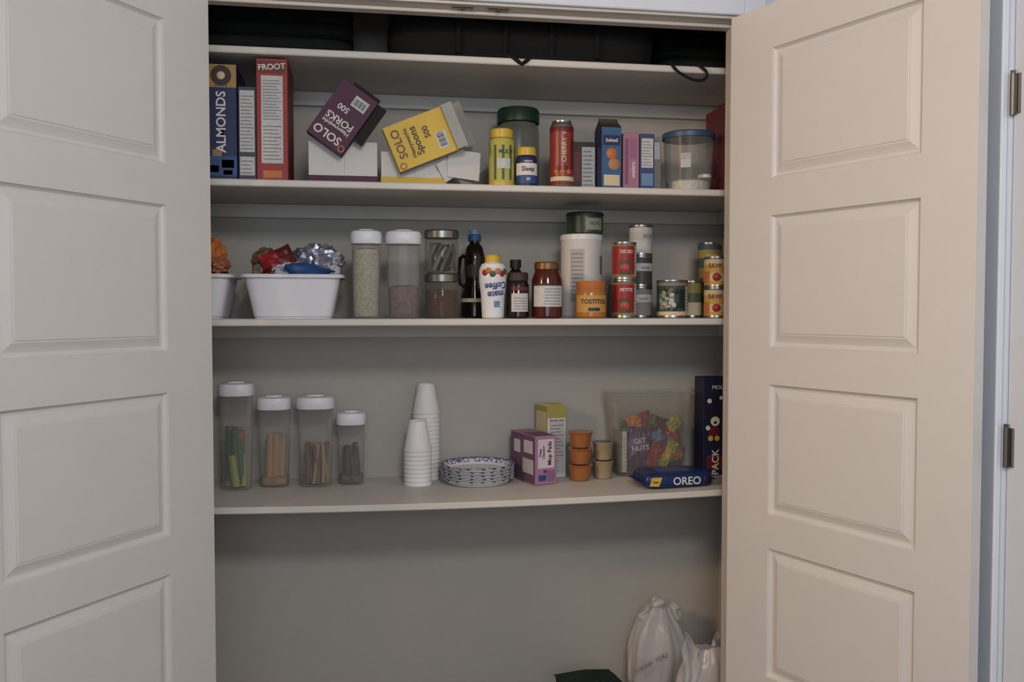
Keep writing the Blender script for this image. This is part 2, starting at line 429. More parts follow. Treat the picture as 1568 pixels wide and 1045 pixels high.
def cutlery(x0,x1,hbox,cx,cz,w,h,a,col,word,flap):
    b=B('cutlery_carton'); W=x1-x0
    t=.002; D=.14
    b.box((0,0,0),(W,D,t),col); 
    b.box((0,0,0),(W,t,hbox),paperw,.0006); b.box((0,D-t,0),(W,D,hbox),paperw,.0006)
    b.box((0,t,0),(t,D-t,hbox),paperw); b.box((W-t,t,0),(W,D-t,hbox),paperw)
    b.box((-.0006,-.0010,0),(W+.0006,-.0001,.026),col)
    b.box((W*.52,-.0004,.03),(W*.523,-.0001,hbox-.002),greyc)
    b.box((t,t,hbox*.55),(W-t,D-t,hbox*.56),dark)
    mx=Matrix.Translation((cx-x0,-.028,cz-S2))@Matrix.Rotation(R(a),4,'Y')
    d=.024
    b.box((-w/2,-d,-h/2),(w/2,-d+.002,h/2),col,.0006,mx)
    b.box((-w/2,-d+.002,-h/2),(-w/2+.002,d,h/2),col,0,mx)
    b.box((w/2-.002,-d+.002,-h/2),(w/2,d,h/2),flap,0,mx)
    b.box((-w/2,-d+.002,-h/2),(w/2,d,-h/2+.002),col,0,mx)
    b.box((-w/2,-d+.003,h/2-.03),(w/2,-d+.005,h/2),dark,0,mx)
    b.box((-w/2+.004,d-.006,-h/2+.004),(w/2-.004,d-.004,h/2-.004),dark,0,mx)
    f=-d-.0006
    tm=paperw if col==purple else dred; t2=paperw if col==purple else brown
    b.text('SOLO',.034,(-w*.06,f,-h*.35),tm,180,mx=mx)
    b.text('Heavyweight',.017,(0,f,-h*.19),t2,180,mx=mx)
    b.text(word,.029,(0,f,-h*.075),t2,180,mx=mx)
    b.text('500',.024,(-w*.1,f,h*.12),t2,180,mx=mx)
    b.box((-w*.02,f,h*.22),(w*.36,-d,h*.40),label,0,mx)
    for i in range(9):
        b.box((w*.01+i*w*.034,f-.0003,h*.25),(w*.01+i*w*.034+w*(.010+.006*(i%3)),f,h*.36),black,0,mx)
    b.lathe([(.007,0),(.010,0),(.010,.0006),(.007,.0006),(.007,0)],orange if col==purple else red,28,mx=mx@Matrix.Translation((w*.41,f-.0002,-h*.42))@Matrix.Rotation(R(90),4,'X'))
    return b
b=cutlery(.239,.437,.125,.339,2.134,.118,.186,35,purple,'FORKS',dark)
mx=Matrix.Translation((.339-.239,-.028,2.134-S2))@Matrix.Rotation(R(35),4,'Y')
b.box((.059,-.02,-.035),(.088,-.018,.092),dark,0,mx@Matrix.Rotation(R(8),4,'Z')); b.box((-.03,-.012,.085),(.059,-.010,.105),dark,0,mx); b.done((.239,.205,S2+E))
b=cutlery(.448,.64,.10,.563,2.078,.135,.185,67.4,yellow,'Spoons',greyc)
pale=M('silver_card',(160,160,160),.5)
mx=Matrix.Translation((.563-.448,-.028,2.078-S2))@Matrix.Rotation(R(67.4),4,'Y')
b.box((-.0675,-.022,.0925),(.0675,-.020,.125),pale,0,mx@Matrix.Rotation(R(10),4,'X'))
b.box((-.0675,-.0,.08),(.0675,.002,.15),greyc,0,mx)
b.box((0,0,0),(.09,.0015,.115),pale,0,Matrix.Translation((.200,.0,.055))@Matrix.Rotation(R(30),4,'Z')@Matrix.Rotation(R(42),4,'Y'))
b.box((0,0,0),(.105,.0015,.085),paperw,0,Matrix.Translation((.194,-.006,.03))@Matrix.Rotation(R(18),4,'Z')@Matrix.Rotation(R(4),4,'Y'))
b.box((0,0,0),(.08,.0015,.06),paperw,0,Matrix.Translation((.19,-.004,.012))@Matrix.Rotation(R(24),4,'Z')@Matrix.Rotation(R(-32),4,'Y'))
b.done((.448,.205,S2+E))

b=B('storage_jar'); b.lathe([(0,0),(.058,0),(.066,.008),(.068,.03),(.068,.2),(.064,.225),(.056,.238)],CLEAR('smoky_plastic',(130,136,124),.5,.2),48)
b.lathe([(0,.003),(.062,.004),(.064,.12),(0,.13)],GRAIN('nuts',(120,110,90),(70,64,54),60),40)
b.lathe([(.066,.232),(.069,.235),(.069,.27),(.064,.279),(.04,.281),(0,.281)],dgreen,48); b.done((.89,.40,S2+E))
b=B('vitamin_bottle'); lime0=M('lime_label',(190,184,70),.5)
b.lathe([(0,0),(.034,0),(.039,.005),(.039,.015,yel),(.039,.05,lime0),(.039,.135,lime0),(.036,.145,lime0),(.03,.149,lime0),(.034,.149,yel),(.0345,.172,yel),(.031,.176,yel),(0,.176,yel)],yel,48)
for a in (-56,-20,16,52): b.wraplabel(.0395,.022,.125,a,a+12,green)
b.wraplabel(.0396,.055,.085,-42,20,label); b.text('MULTI',.016,(0,0,.105),navy,0,wrap=.0402); b.done((.809,.215,S2+E),12)
b=B('vitamin_bottle'); b.lathe([(0,0),(.028,0),(.032,.004),(.032,.012,navy),(.032,.036,blue),(.032,.072,paperw),(.032,.086,navy),(.028,.094,navy),(.024,.096,navy),(.028,.096,yel),(.028,.118,yel),(.025,.121,yel),(0,.121,yel)],navy,44)
b.text('Sleep',.020,(0,0,.054),navy,0,wrap=.0326); b.text('nature',.010,(0,0,.078),paperw,0,wrap=.0326); b.text('60',.012,(0,0,.024),paperw,0,wrap=.0326); b.done((.8825,.20,S2+E))
b=B('drink_can'); cherry=M('cherry_print',(156,50,42),.35)
b.lathe([(0,.004),(.026,.004),(.028,0),(.031,.002),(.0365,.012,tin),(.0365,.03,cherry),(.0365,.17,cherry),(.0365,.185,dred),(.031,.198,tin),(.0295,.2,tin),(.0295,.205,tin),(.0275,.205,tin),(.0265,.2,tin),(0,.2,tin)],tin,48)
b.wraplabel(.0369,.022,.035,-80,80,cream); b.wraplabel(.0369,.06,.15,36,70,dred)
for i in range(6):
    b.lathe([(0,.0012),(.006,.0008),(.0076,0)],dred if i%2 else orange,12,mx=Matrix.Rotation(R(-40+16*i),4,'Z')@Matrix.Translation((0,-.0366,.05+.010*(i%2)))@Matrix.Rotation(R(90),4,'X'))
b.text('CHERRY',.020,(0,0,.115),cream,90,wrap=.0374); b.text('24',.010,(0,0,.165),cream,0,wrap=.0374); b.done((.993,.21,S2+E))
carton('tea_box',1.036,1.108,.24,.12,S2,.152,brown,labels=[(.38,.95,.08,.9,label)]+lines(.42,.9,.12,.88,9,0)+[(.05,.32,.2,.8,dred)])
b=B('cookie_carton'); ww=.062; dd=.075
sky=M('sky_card',(48,96,148),.5)
b.box((0,0,0),(ww,dd,.19),sky,.001); b.box((-.0006,.002,.002),(0,dd-.002,.188),navy)
t=bmesh.new(); vs=[t.verts.new(p) for p in [(0,0,.19),(ww,0,.19),(ww,dd,.19),(0,dd,.19),(0,dd/2,.214),(ww,dd/2,.214),(0,dd/2,.222),(ww,dd/2,.222)]]
for q in ((0,1,5,4),(2,3,4,5),(4,5,7,6),(0,4,3),(1,2,5)): t.faces.new([vs[i] for i in q])
k=b.mi(brown)
for f in t.faces: f.material_index=k
b._merge(t)
b.box((.004,-.0007,.135),(ww-.004,0,.165),navy); b.lathe([(0,.004),(.012,.003),(.017,0)],orange,24,mx=Matrix.Translation((ww/2,-.0002,.11))@Matrix.Rotation(R(90),4,'X'))
b.lathe([(0,.004),(.012,.003),(.018,0)],M('biscuit',(186,130,76),.6),24,mx=Matrix.Translation((ww*.62,-.0002,.078))@Matrix.Rotation(R(90),4,'X'))
b.box((.006,-.0007,.012),(ww-.006,0,.045),cream); b.text('baked',.016,(ww/2,-.0012,.15),paperw); b.done((1.113,.185,S2+E),3)
carton('snack_box',1.181,1.230,.185,.15,S2,.174,pink,labels=[(.08,.3,.1,.9,M('mauve',(132,78,108),.5)),(.4,.85,.55,.9,M('rose',(160,96,128),.5))],texts=[('wafers',.62,.35,.018,90,paperw)])
carton('snack_box',1.233,1.279,.185,.15,S2,.172,M('indigo_card',(52,66,120),.5),labels=[(.1,.9,.4,.92,label)]+lines(.15,.85,.44,.9,9,0)+[(.1,.9,.08,.3,lblue)])
carton('snack_box',1.283,1.318,.24,.15,S2,.175,greyc,labels=[(.1,.9,.6,.9,label)])
b=B('storage_canister'); b.lathe([(0,0),(.062,0),(.07,.006),(.078,.17),(.079,.178)],clear,56); b.lathe([(0,.003),(.064,.004),(.0675,.035),(.05,.042),(0,.045)],GRAIN('flour',(226,222,210),(236,232,222),90),48)
b.lathe([(.079,.172),(.083,.172),(.084,.186),(.079,.191),(.02,.195),(0,.195)],M('blue_lid',(56,88,124),.4),56)
b.wraplabel(.0745,.075,.12,-38,-14,label); b.lathe([(0,.09),(.02,.085),(.022,.075),(0,.07)],paperw,20,(.035,-.05,-.03)); b.done((1.415,.26,S2+E))
carton('cereal_box',1.512,1.60,.20,.16,S2,.277,dred,labels=[(0,1,.82,1,brown),(.02,.4,.3,.75,label)]+lines(.05,.38,.33,.73,10,0)+[(.02,.9,.05,.26,blue),(.4,1,.5,.6,orange)],texts=[('GRAIN',.6,.9,.022,0,paperw)])

# ======================= SHELF 3 items
def basin():
    b=B('plastic_basin')
    b.lathe([(0,.003),(.108,.003),(.114,.006),(.136,.112),(.137,.123),(.147,.125),(.149,.119),(.1495,.119),(.150,.124),(.146,.129),(.136,.129),(.131,.112),(.109,.010),(0,.008)],white,96,n=7,sy=.86)
    b.lathe([(.1,0),(.113,0),(.113,.004),(.1,.004)],white,96,n=7,sy=.86)
    return b
x=.190
basin().done((x,.30,S3+E)); basin().done((-.125,.30,S3+E))
b=B('snack_bags'); foil=M('silver_foil',(170,170,188),.3,.75,bump=.3); wrp=M('white_wrapper',(190,190,202),.35)
b.blob((.078,-.035,.155),(.064,.05,.058),foil,3,.28,2.2); b.blob((.03,.03,.165),(.05,.05,.045),foil,13,.28,2.2)
b.blob((.105,-.06,.135),(.03,.03,.03),wrp,41,.2,2.2); b.blob((.06,-.075,.135),(.03,.025,.02),blue,42,.2,2.2)
b.pillow(.15,.12,.05,[blue,lblue,blue],Matrix.Translation((.035,-.07,.125))@Matrix.Rotation(R(70),4,'X')@Matrix.Rotation(R(20),4,'Y'),2)
b.blob((-.01,-.06,.135),(.06,.045,.028),wrp,21,.2)
b.blob((-.045,-.04,.14),(.05,.05,.042),dred,5,.25,2.2); b.pillow(.11,.10,.05,[red,dred],Matrix.Translation((-.035,-.06,.15))@Matrix.Rotation(R(65),4,'Y')@Matrix.Rotation(R(-20),4,'X'),5)
b.blob((-.085,.0,.165),(.038,.04,.040),M('tan_bag',(116,88,70),.35),17,.3,2.4); b.blob((-.085,-.03,.13),(.035,.04,.03),M('clear_wrapper',(150,130,120),.3),19,.25)
b.blob((.0,.02,.13),(.10,.06,.04),M('paper_bag_brown',(104,70,54),.6),8,.3)
b.blob((.02,.05,.06),(.085,.07,.05),foil,9,.15)
b.done((x,.30,S3+.004))
b=B('snack_bags'); b.blob((.095,-.05,.15),(.035,.05,.03),M('salmon_bag',(186,104,70),.4),31,.25,2.0); b.blob((.085,-.03,.185),(.032,.04,.045),orange,32,.25,2.0); b.pillow(.12,.12,.06,[dred,red],Matrix.Translation((.03,.0,.13))@Matrix.Rotation(R(-35),4,'Y'),4)
b.blob((.06,.05,.13),(.05,.04,.04),paperw,5,.2); b.blob((-.01,.02,.05),(.09,.07,.04),dred,6,.1); b.done((-.125,.30,S3+.004))

def tallc(x,y,z,hw,h,fill,fh,fn=None):
    b=B('food_storage_container')
    r=hw*.9
    b.lathe([(0,.002),(r*.82,.0),(r*.9,.004),(r*.98,h*.5),(r*1.0,h-.03),(r*.99,h-.022)],clear,56,n=2.8)
    b.lathe([(r*.97,h-.04),(hw*.97,h-.04),(hw,h-.036),(hw,h-.012),(hw*.95,h-.004),(hw*.8,h),(0,h)],white,56,n=2.8)
    b.lathe([(hw*.3,h),(hw*.5,h),(hw*.48,h+.004),(0,h+.004)],white,32,n=2.8)
    if fill: b.lathe([(0,.005),(r*.78,.006),(r*.86,.012),(r*(.86+.1*fh),h*fh),(r*.5,h*fh+.006),(0,h*fh+.003)],fill,48,n=2.8)
    if fn: fn(b,r)
    return b.done((x,y,z+E))
tallc(.403,.25,S3,.0475,.262,GRAIN('rice',(176,166,136),(204,194,168),220),.78)
tallc(.514,.25,S3,.0545,.262,GRAIN('pink_beans',(100,66,60),(140,104,94),110),.36)
def glassjar(z,h,cont,ch,fn=None):
    b=B('glass_canister')
    b.lathe([(0,0),(.046,0),(.051,.005),(.051,h-.035),(.047,h-.026),(.047,h-.018)],glass,48)
    b.lathe([(.048,h-.024),(.052,h-.024),(.0525,h-.004),(.050,h),(0,h)],steel,48)
    if cont: b.lathe([(0,.003),(.046,.004),(.047,ch),(0,ch+.004)],cont,40)
    if fn: fn(b)
    return b.done((.629,.25,z+E))
glassjar(S3,.135,GRAIN('coffee',(72,42,24),(100,64,38),260),.085)
def tea(b):
    for i in range(22):
        a=i*2.4; rr=.008+.0016*i; z=.008+.0035*(i%5)
        b.tube([(rr*math.cos(a),rr*math.sin(a),z),(rr*1.1*math.cos(a+.5),rr*1.1*math.sin(a+.5),.04+z),(min(rr,.036)*math.cos(a+1),min(rr,.036)*math.sin(a+1),.07+z)],.0055,[M('tea_sachets',(96,92,84),.6),black,M('tea_foil',(130,134,124),.4)][i%3])
glassjar(S3+.1362,.13,None,0,tea)
b=B('syrup_bottle'); syr=M('syrup',(30,18,14),.12)
b.lathe([(0,0),(.042,0),(.046,.006),(.044,.07),(.03,.115),(.032,.15),(.034,.19),(.026,.225),(.016,.238),(.016,.245),(.021,.245,blue),(.021,.262,blue),(.017,.266,blue),(.016,.28,lblue),(0,.281,lblue)],syr,44)
b.wraplabel(.033,.13,.175,-80,60,brown); b.wraplabel(.0455,.05,.062,-80,20,cream)
b.tube([(-.033,0,.2),(-.046,0,.19),(-.05,0,.15),(-.046,0,.11),(-.034,0,.10)],.006,syr); b.done((.744,.37,S3+E))
b=B('creamer_bottle'); cw=M('creamer_white',(234,234,240),.35)
b.lathe([(0,0),(.029,0),(.033,.004),(.036,.07),(.041,.11),(.041,.145),(.034,.162),(.022,.168),(.022,.168,yel),(.023,.186,yel),(.019,.19,yel),(0,.191,yel)],cw,48)
b.wraplabel(.0416,.135,.148,-75,75,cream)
for a,mm,q in ((-50,red,.0),(-34,orange,.006),(-16,green,-.004),(6,M('coral',(206,120,90),.5),.004),(26,red,-.003),(44,green,.004),(60,orange,0)): b.lathe([(0,.002),(.007,.0015),(.0095,0)],mm,14,mx=Matrix.Rotation(R(a),4,'Z')@Matrix.Translation((0,-.0412,.136+q))@Matrix.Rotation(R(90),4,'X'))
rb=M('royal_blue',(26,60,150),.4)
b.text('Coffee',.027,(0,0,.098),rb,186,wrap=.0415); b.text('mate',.027,(0,0,.073),rb,186,wrap=.039); b.wraplabel(.0372,.034,.052,-10,18,lblue); b.done((.778,.19,S3+E),8)
b=B('sauce_bottle'); b.lathe([(0,0),(.028,0),(.031,.004),(.031,.12),(.022,.145),(.014,.155),(.014,.16),(.018,.16,black),(.018,.186,black),(0,.187,black)],syr,36); b.wraplabel(.0314,.03,.09,-60,60,brown); b.done((.875,.36,S3+E))
b=B('jam_jar'); b.lathe([(0,0),(.029,0),(.033,.005),(.033,.1),(.028,.112),(.031,.113,brown),(.031,.134,brown),(.028,.138,brown),(0,.138,brown)],M('dark_jam',(34,16,16),.12),44)
b.wraplabel(.0334,.02,.075,-45,55,label)
for i in range(5): b.wraplabel(.0337,.027+i*.008,.029+i*.008,-30,44,ink)
b.wraplabel(.0334,.084,.094,-45,55,dred); b.done((.8545,.19,S3+E))
b=B('pasta_sauce_jar'); gl=M('gold_lid',(130,92,50),.35,.6)
b.lathe([(0,0),(.041,0),(.046,.006),(.046,.115),(.038,.142),(.036,.147),(.039,.148,gl),(.039,.166,gl),(.036,.17,gl),(0,.17,dred)],M('tomato_sauce',(84,24,18),.12),48)
b.wraplabel(.0465,.035,.105,-70,62,label)
for i in range(6): b.wraplabel(.0468,.042+i*.009,.044+i*.009,-20,50,ink)
b.wraplabel(.0468,.098,.105,-70,62,brown); b.done((.945,.195,S3+E))
b=B('oat_canister'); b.lathe([(0,0),(.064,0),(.067,.003),(.067,.008,label),(.067,.25,paperw),(.069,.25,white),(.069,.266,white),(.066,.269,white),(0,.269,white)],white,56)
fl=M('faded_label',(190,188,186),.6)
b.wraplabel(.0674,.05,.22,-45,-5,fl)
for i in range(12): b.wraplabel(.0677,.06+i*.013,.063+i*.013,-42,-10,ink)
b.wraplabel(.0674,.14,.20,48,72,greyc); b.done((1.095,.375,S3+E))
b=B('spice_tub'); b.lathe([(0,0),(.056,0),(.059,.004),(.059,.058),(.061,.058,dgreen),(.062,.066,dgreen),(.058,.070,dgreen),(0,.070,dgreen)],M('green_tub',(58,70,54),.35),48); b.wraplabel(.0594,.012,.05,-10,50,M('sage_label',(140,152,130),.5)); b.wraplabel(.0594,.004,.05,-60,-14,dgreen); b.text('NUTS',.015,(0,0,.032),green,0,wrap=.06,yaw=20); b.done((1.105,.37,S3+.2705))
b=B('salsa_jar'); b.lathe([(0,0),(.042,0),(.047,.006),(.047,.075),(.042,.088),(.043,.09,orange),(.044,.108,orange),(.041,.113,orange),(0,.113,orange)],M('queso',(184,112,40),.2),48)
b.wraplabel(.0475,.018,.07,-75,75,M('salsa_label',(208,150,66),.5)); b.text('TOSTITOS',.0185,(0,0,.050),black,0,wrap=.0482); b.wraplabel(.0478,.022,.032,-22,22,dgreen); b.done((1.081,.195,S3+E))
gb=M('gold_band',(150,120,66),.4)
for i in range(2):
    c,lo=can(1.194,.22,S3+i*.1175,.0385,.117,red,[(.1,gb),(.95,red),(1,gb)],'PETITE' if i==0 else 'DICED',paperw,.014,tz=.74,yaw=-4)
    c.wraplabel(.0379,.016,.06,-40,16,M('tomato_green',(60,78,50),.5)); c.lathe([(0,.003),(.012,.002),(.015,0)],M('tomato_print',(190,60,46),.4),20,mx=Matrix.Rotation(R(-12),4,'Z')@Matrix.Translation((0,-.0378,.038))@Matrix.Rotation(R(90),4,'X'))
    c.wraplabel(.0379,.012,.105,42,85,label)
    for j in range(8): c.wraplabel(.0381,.018+j*.011,.021+j*.011,45,80,ink)
    c.done(lo)
for i,(mm,h) in enumerate(((greyc,.1),(M('slate_label',(70,74,72),.5),.1),(label,.098))):
    fin(can(1.283,.335,S3+i*.1005,.0385,h,mm,[(.5,mm),(.8,label if i<2 else fl),(1,mm)],['corn','soup','RICE'][i],ink,.016),10*i)
fin(can(1.232,.42,S3,.034,.11,greyc,[(1,greyc)]))
vl=M('veg_label',(64,78,62),.5)
b,lo=can(1.368,.27,S3,.05,.12,vl,[(.12,cream),(.9,vl),(1,greyc)])
for i in range(34):
    b.lathe([(0,.0012),(.005,.001),(.008,0)],[M('olive',(104,120,84),.5),label,M('sage',(150,160,134),.5),dgreen][i%4],12,mx=Matrix.Rotation(R(-70+52*random.random()+(i%2)*18),4,'Z')@Matrix.Translation((0,-.0488,.026+.07*random.random()))@Matrix.Rotation(R(90),4,'X'))
b.wraplabel(.0491,.03,.09,8,34,dgreen); b.wraplabel(.0491,.02,.1,38,80,label)
for j in range(7): b.wraplabel(.0494,.026+j*.010,.029+j*.010,42,76,ink)
b.done(lo)
fin(can(1.4585,.335,S3,.034,.12,green,[(.4,cream),(.7,M('moss',(96,106,64),.5)),(1,M('dull_yellow',(170,146,70),.5))])) 
cl1=M('corn_label',(204,160,70),.5); cl2=M('corn_label2',(216,196,140),.5)
for i in range(2):
    c,lo=can(1.499,.225,S3+i*.0965,.0405,.096,cl1,[(.15,cl1),(.45,cl2),(.8,cl1),(1,cl2)],'S&W',dred,.020,tz=.7,yaw=-14)
    c.lathe([(0,.003),(.010,.002),(.013,0)],red,20,mx=Matrix.Rotation(R(-6),4,'Z')@Matrix.Translation((0,-.0393,.032))@Matrix.Rotation(R(90),4,'X')); c.wraplabel(.0398,.012,.05,-75,-38,orange); c.done(lo,-16)
for i in range(2):
    fin(can(1.536,.375,S3+i*.1245,.041,.124,yel,[(.3,_m['dull_yellow']),(.6,M('teal_label',(66,92,104),.5)),(.85,_m['dull_yellow']),(1,_m['teal_label'])],'CORN',paperw,.018))
fin(can(1.445,.44,S3,.038,.12,tin,[(.6,greyc),(1,tin)]))

# ======================= SHELF 4 items
def pasta(b,r,m,n,zt,rad,spread=.7,m2=None):
    for i in range(n):
        a=i*2.399; q=r*spread*math.sqrt((i+.5)/n); a2=a+random.uniform(-.7,.7); q2=r*spread*random.uniform(.3,1)
        b.tube([(q*math.cos(a),q*math.sin(a),.01),((q+q2)/2*math.cos((a+a2)/2),(q+q2)/2*math.sin((a+a2)/2),zt*.5),(q2*math.cos(a2),q2*math.sin(a2),zt*random.uniform(.8,1))],rad,m2 if (m2 and i%3==0) else m)
lime=M('lime_packet',(158,166,72),.5); teal=M('teal_packet',(64,106,74),.5); tan=M('tan_biscuit',(178,140,98),.7); stick=M('brown_stick',(116,90,68),.7); greyb=M('dark_stick',(86,80,78),.6)
tallc(-.001,.405,sag4(0),.0545,.333,None,0,lambda b,r:(pasta(b,r,lime,7,.11,.013,.58),pasta(b,r,teal,7,.22,.013,.5,M('orange_packet',(160,100,64),.5))))
tallc(.109,.450,sag4(.107),.0545,.286,GRAIN('crackers',(150,118,84),(180,140,100),50),.1,lambda b,r:pasta(b,r,tan,9,.17,.012,.62))
tallc(.238,.448,sag4(.237),.0610,.289,None,0,lambda b,r:pasta(b,r,stick,26,.14,.0055,.74,tan))
tallc(.350,.470,sag4(.349),.0490,.234,GRAIN('candy_dark',(84,76,74),(110,100,96),60),.12,lambda b,r:pasta(b,r,greyb,12,.13,.008,.66))
def cups(x,y,z,n,rb,hc,step):
    b=B('foam_cup_stack')
    fm=M('foam_white',(246,244,242),.6)
    for i in range(n):
        z0=i*step; rt=rb*.64
        b.lathe([(rb*.93,z0+.004),(rb,z0),(rb*1.03,z0+.003),(rb,z0+.007),(rb*.985,z0+.009),(rt,z0+hc-.003),(rt*.96,z0+hc)]+([(rt*.9,z0+hc),(rt*.88,z0+hc-.004),(0,z0+hc-.004)] if i==n-1 else []),fm,44)
    return b.done((x,y,z+E))
cups(.563,.415,sag4(.563),9,.0445,.098,.0138); cups(.596,.510,sag4(.596),17,.0445,.098,.0138)
# printed plates: blue dashes around each rim come from the plate material itself
def RIM():
    m=bpy.data.materials.new('plate_rim_print'); m.use_nodes=True; nt=m.node_tree; b=nt.nodes['Principled BSDF']; b.inputs['Roughness'].default_value=.6
    tc=nt.nodes.new('ShaderNodeTexCoord'); v=nt.nodes.new('ShaderNodeTexVoronoi'); v.inputs['Scale'].default_value=62; v.feature='DISTANCE_TO_EDGE'
    nt.links.new(tc.outputs['Object'],v.inputs['Vector'])
    rp=nt.nodes.new('ShaderNodeValToRGB'); rp.color_ramp.interpolation='CONSTANT'
    rp.color_ramp.elements[0].color=(*lin((70,88,150)),1); rp.color_ramp.elements[1].position=.075; rp.color_ramp.elements[1].color=(*lin((244,243,244)),1)
    nt.links.new(v.outputs['Distance'],rp.inputs['Fac']); nt.links.new(rp.outputs['Color'],b.inputs['Base Color']); return m
rimp=RIM()
b=B('paper_plate_stack'); pw=M('paper_plate',(248,246,246),.65); rimm=M('plate_blue_pattern',(44,64,140),.6)
NP=9
for i in range(NP):
    z0=i*.0052; k=1-.008*(i%2)
    b.lathe([(0,z0),(.094,z0),(.101,z0+.003),(.111*k,z0+.015),(.1215*k,z0+.019),(.1218*k,z0+.0208),(.111*k,z0+.0185,rimp),(.100,z0+.008,rimp),(.092,z0+.0025),(0,z0+.0025)],pw,72)
for i in range(0,NP,2):
    for j in range(20):
        a=R(360*j/20+i*9+random.uniform(-4,4))
        b.box((-.0055,-.0006,-.0008),(.0055,.0006,.0014),rimm if (i+j)%4 else green,0,Matrix.Rotation(a,4,'Z')@Matrix.Translation((0,-.1214,.0196+i*.0052)))
zt=.0198+(NP-1)*.0052
for j in range(18):
    a=R(360*j/18)
    def P(r,o,z): return (r*math.cos(a+o),r*math.sin(a+o),z)
    b.tube([P(.1195,0,zt+.0006),P(.116,.04,zt+.0002),P(.113,.11,zt),P(.113,.19,zt),P(.116,.25,zt+.0002),P(.119,.28,zt+.0006)],.0019,rimm if j%3 else blue,6)
b.done((.759,.428,sag4(.758)+E))
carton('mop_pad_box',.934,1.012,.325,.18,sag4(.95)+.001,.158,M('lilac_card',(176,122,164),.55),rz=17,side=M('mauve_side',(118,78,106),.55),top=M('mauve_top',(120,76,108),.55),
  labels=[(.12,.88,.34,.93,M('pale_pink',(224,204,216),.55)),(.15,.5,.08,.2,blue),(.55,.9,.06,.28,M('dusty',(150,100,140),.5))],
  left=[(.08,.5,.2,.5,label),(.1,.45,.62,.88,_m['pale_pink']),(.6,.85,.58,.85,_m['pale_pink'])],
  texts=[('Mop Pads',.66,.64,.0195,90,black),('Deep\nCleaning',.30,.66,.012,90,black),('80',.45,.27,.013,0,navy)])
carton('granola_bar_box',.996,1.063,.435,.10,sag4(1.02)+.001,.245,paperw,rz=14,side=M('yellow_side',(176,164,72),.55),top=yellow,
  labels=[(0,1,.9,1,_m['yellow_side']),(.08,.92,.06,.78,label)]+lines(.14,.86,.3,.76,10,0)+lines(.14,.6,.09,.27,4,0)+[(0,1,.82,.9,_m['yellow_side'])],
  left=[(.1,.9,.5,.9,cream),(.1,.9,.1,.4,green)],texts=[('Nutrition Facts',.5,.79,.0085,0,black)])
b=B('fruit_cup_stack')
for i in range(3):
    z0=i*.055
    b.lathe([(0,z0+.002),(.028,z0),(.031,z0+.003),(.038,z0+.045),(.042,z0+.049),(.042,z0+.052),(0,z0+.053)],amber,44)
    b.lathe([(0,z0+.004),(.029,z0+.005),(.036,z0+.042),(0,z0+.043)],M('peach',(160,92,44),.4),32)
b.done((1.098,.392,sag4(1.1)+E))
b=B('fruit_cup_stack'); cupc=M('pale_cup',(172,148,112),.35)
for i in range(2):
    z0=i*.062
    b.lathe([(0,z0+.002),(.025,z0),(.028,z0+.003),(.033,z0+.052),(.036,z0+.056),(.036,z0+.06),(0,z0+.061,tin)],cupc,44)
b.done((1.180,.41,sag4(1.18)+E))
b=B('snack_storage_bin'); zb=sag4(1.36)
b.lathe([(0,.003),(.112,.003),(.118,.007),(.142,.268),(.149,.270),(.151,.277),(.147,.279),(.140,.276),(.115,.012)],CLEAR('bin_plastic',(190,186,180),.10,.2,.3),96,n=8,sy=.52)
gn=M('violet_bag',(90,46,108),.35); mr_=M('maroon_snack',(156,46,42),.4); ol=M('olive_snack',(178,166,64),.4)
b.pillow(.085,.13,.04,[gn,M('violet2',(118,68,134),.35),gn],Matrix.Translation((-.045,-.034,.095))@Matrix.Rotation(R(8),4,'Y'),3)
b.text('GET\nNUTS',.024,(-.044,-.0580,.105),paperw,6)
def pk(w,h,mats,x,y,z,a,sd): b.pillow(w,h,.03,mats,Matrix.Translation((x,y,z))@Matrix.Rotation(R(a),4,'Y'),sd)
pk(.055,.10,[mr_,red,mr_],.018,-.036,.07,25,8); pk(.045,.10,[ol,yel,ol],.058,-.038,.07,32,9); pk(.05,.10,[M('orange_snack',(190,106,50),.4),mr_],.090,-.024,.09,-12,10)
pk(.06,.10,[red,dred],.045,-.018,.145,-50,12); pk(.055,.09,[M('teal_snack',(52,94,92),.4),green],.012,-.012,.155,20,13); pk(.05,.09,[yel,ol],.080,-.012,.155,35,25); pk(.06,.09,[orange,mr_],-.03,-.006,.175,70,26); pk(.05,.08,[navy,blue],.10,-.014,.05,10,27); pk(.045,.07,[blue,lblue],.035,-.03,.115,-35,28)
b.box((-.104,-.050,.012),(-.088,-.047,.15),label); b.box((-.108,-.045,.01),(-.106,.04,.15),greyc)
for i in range(9): b.box((-.102,-.0506,.02+i*.013),(-.090,-.0502,.022+i*.013),ink)
b.pillow(.15,.12,.04,[brown,green],Matrix.Translation((-.015,.024,.12)),14); b.pillow(.1,.13,.04,[dred,brown],Matrix.Translation((.05,.024,.12))@Matrix.Rotation(R(10),4,'Y'),15)
b.done((1.350,.462,zb+E))
b=B('cookie_package'); bl=M('cookie_blue',(22,46,110),.3,bump=.35,bscale=45)
b.lathe([(0,0),(.106,0),(.113,.004),(.118,.014),(.118,.026),(.112,.037),(.100,.0435),(.07,.046),(0,.0455)],bl,96,n=6.5,sy=.60)
b.text('OREO',.034,(.02,-.0728,.020),paperw)
for sg in (-1,1):
    t=bmesh.new(); rows=[]
    for i in range(25):
        y=-.058+.116*i/24; zz=.019+.0025*math.sin(i*1.9); rows.append((t.verts.new((sg*.112,y,.019)),t.verts.new((sg*(.128+.0015*math.sin(i*3.1)),y,zz))))
    for i in range(24): t.faces.new([rows[i][0],rows[i+1][0],rows[i+1][1],rows[i][1]])
    b._merge(t)
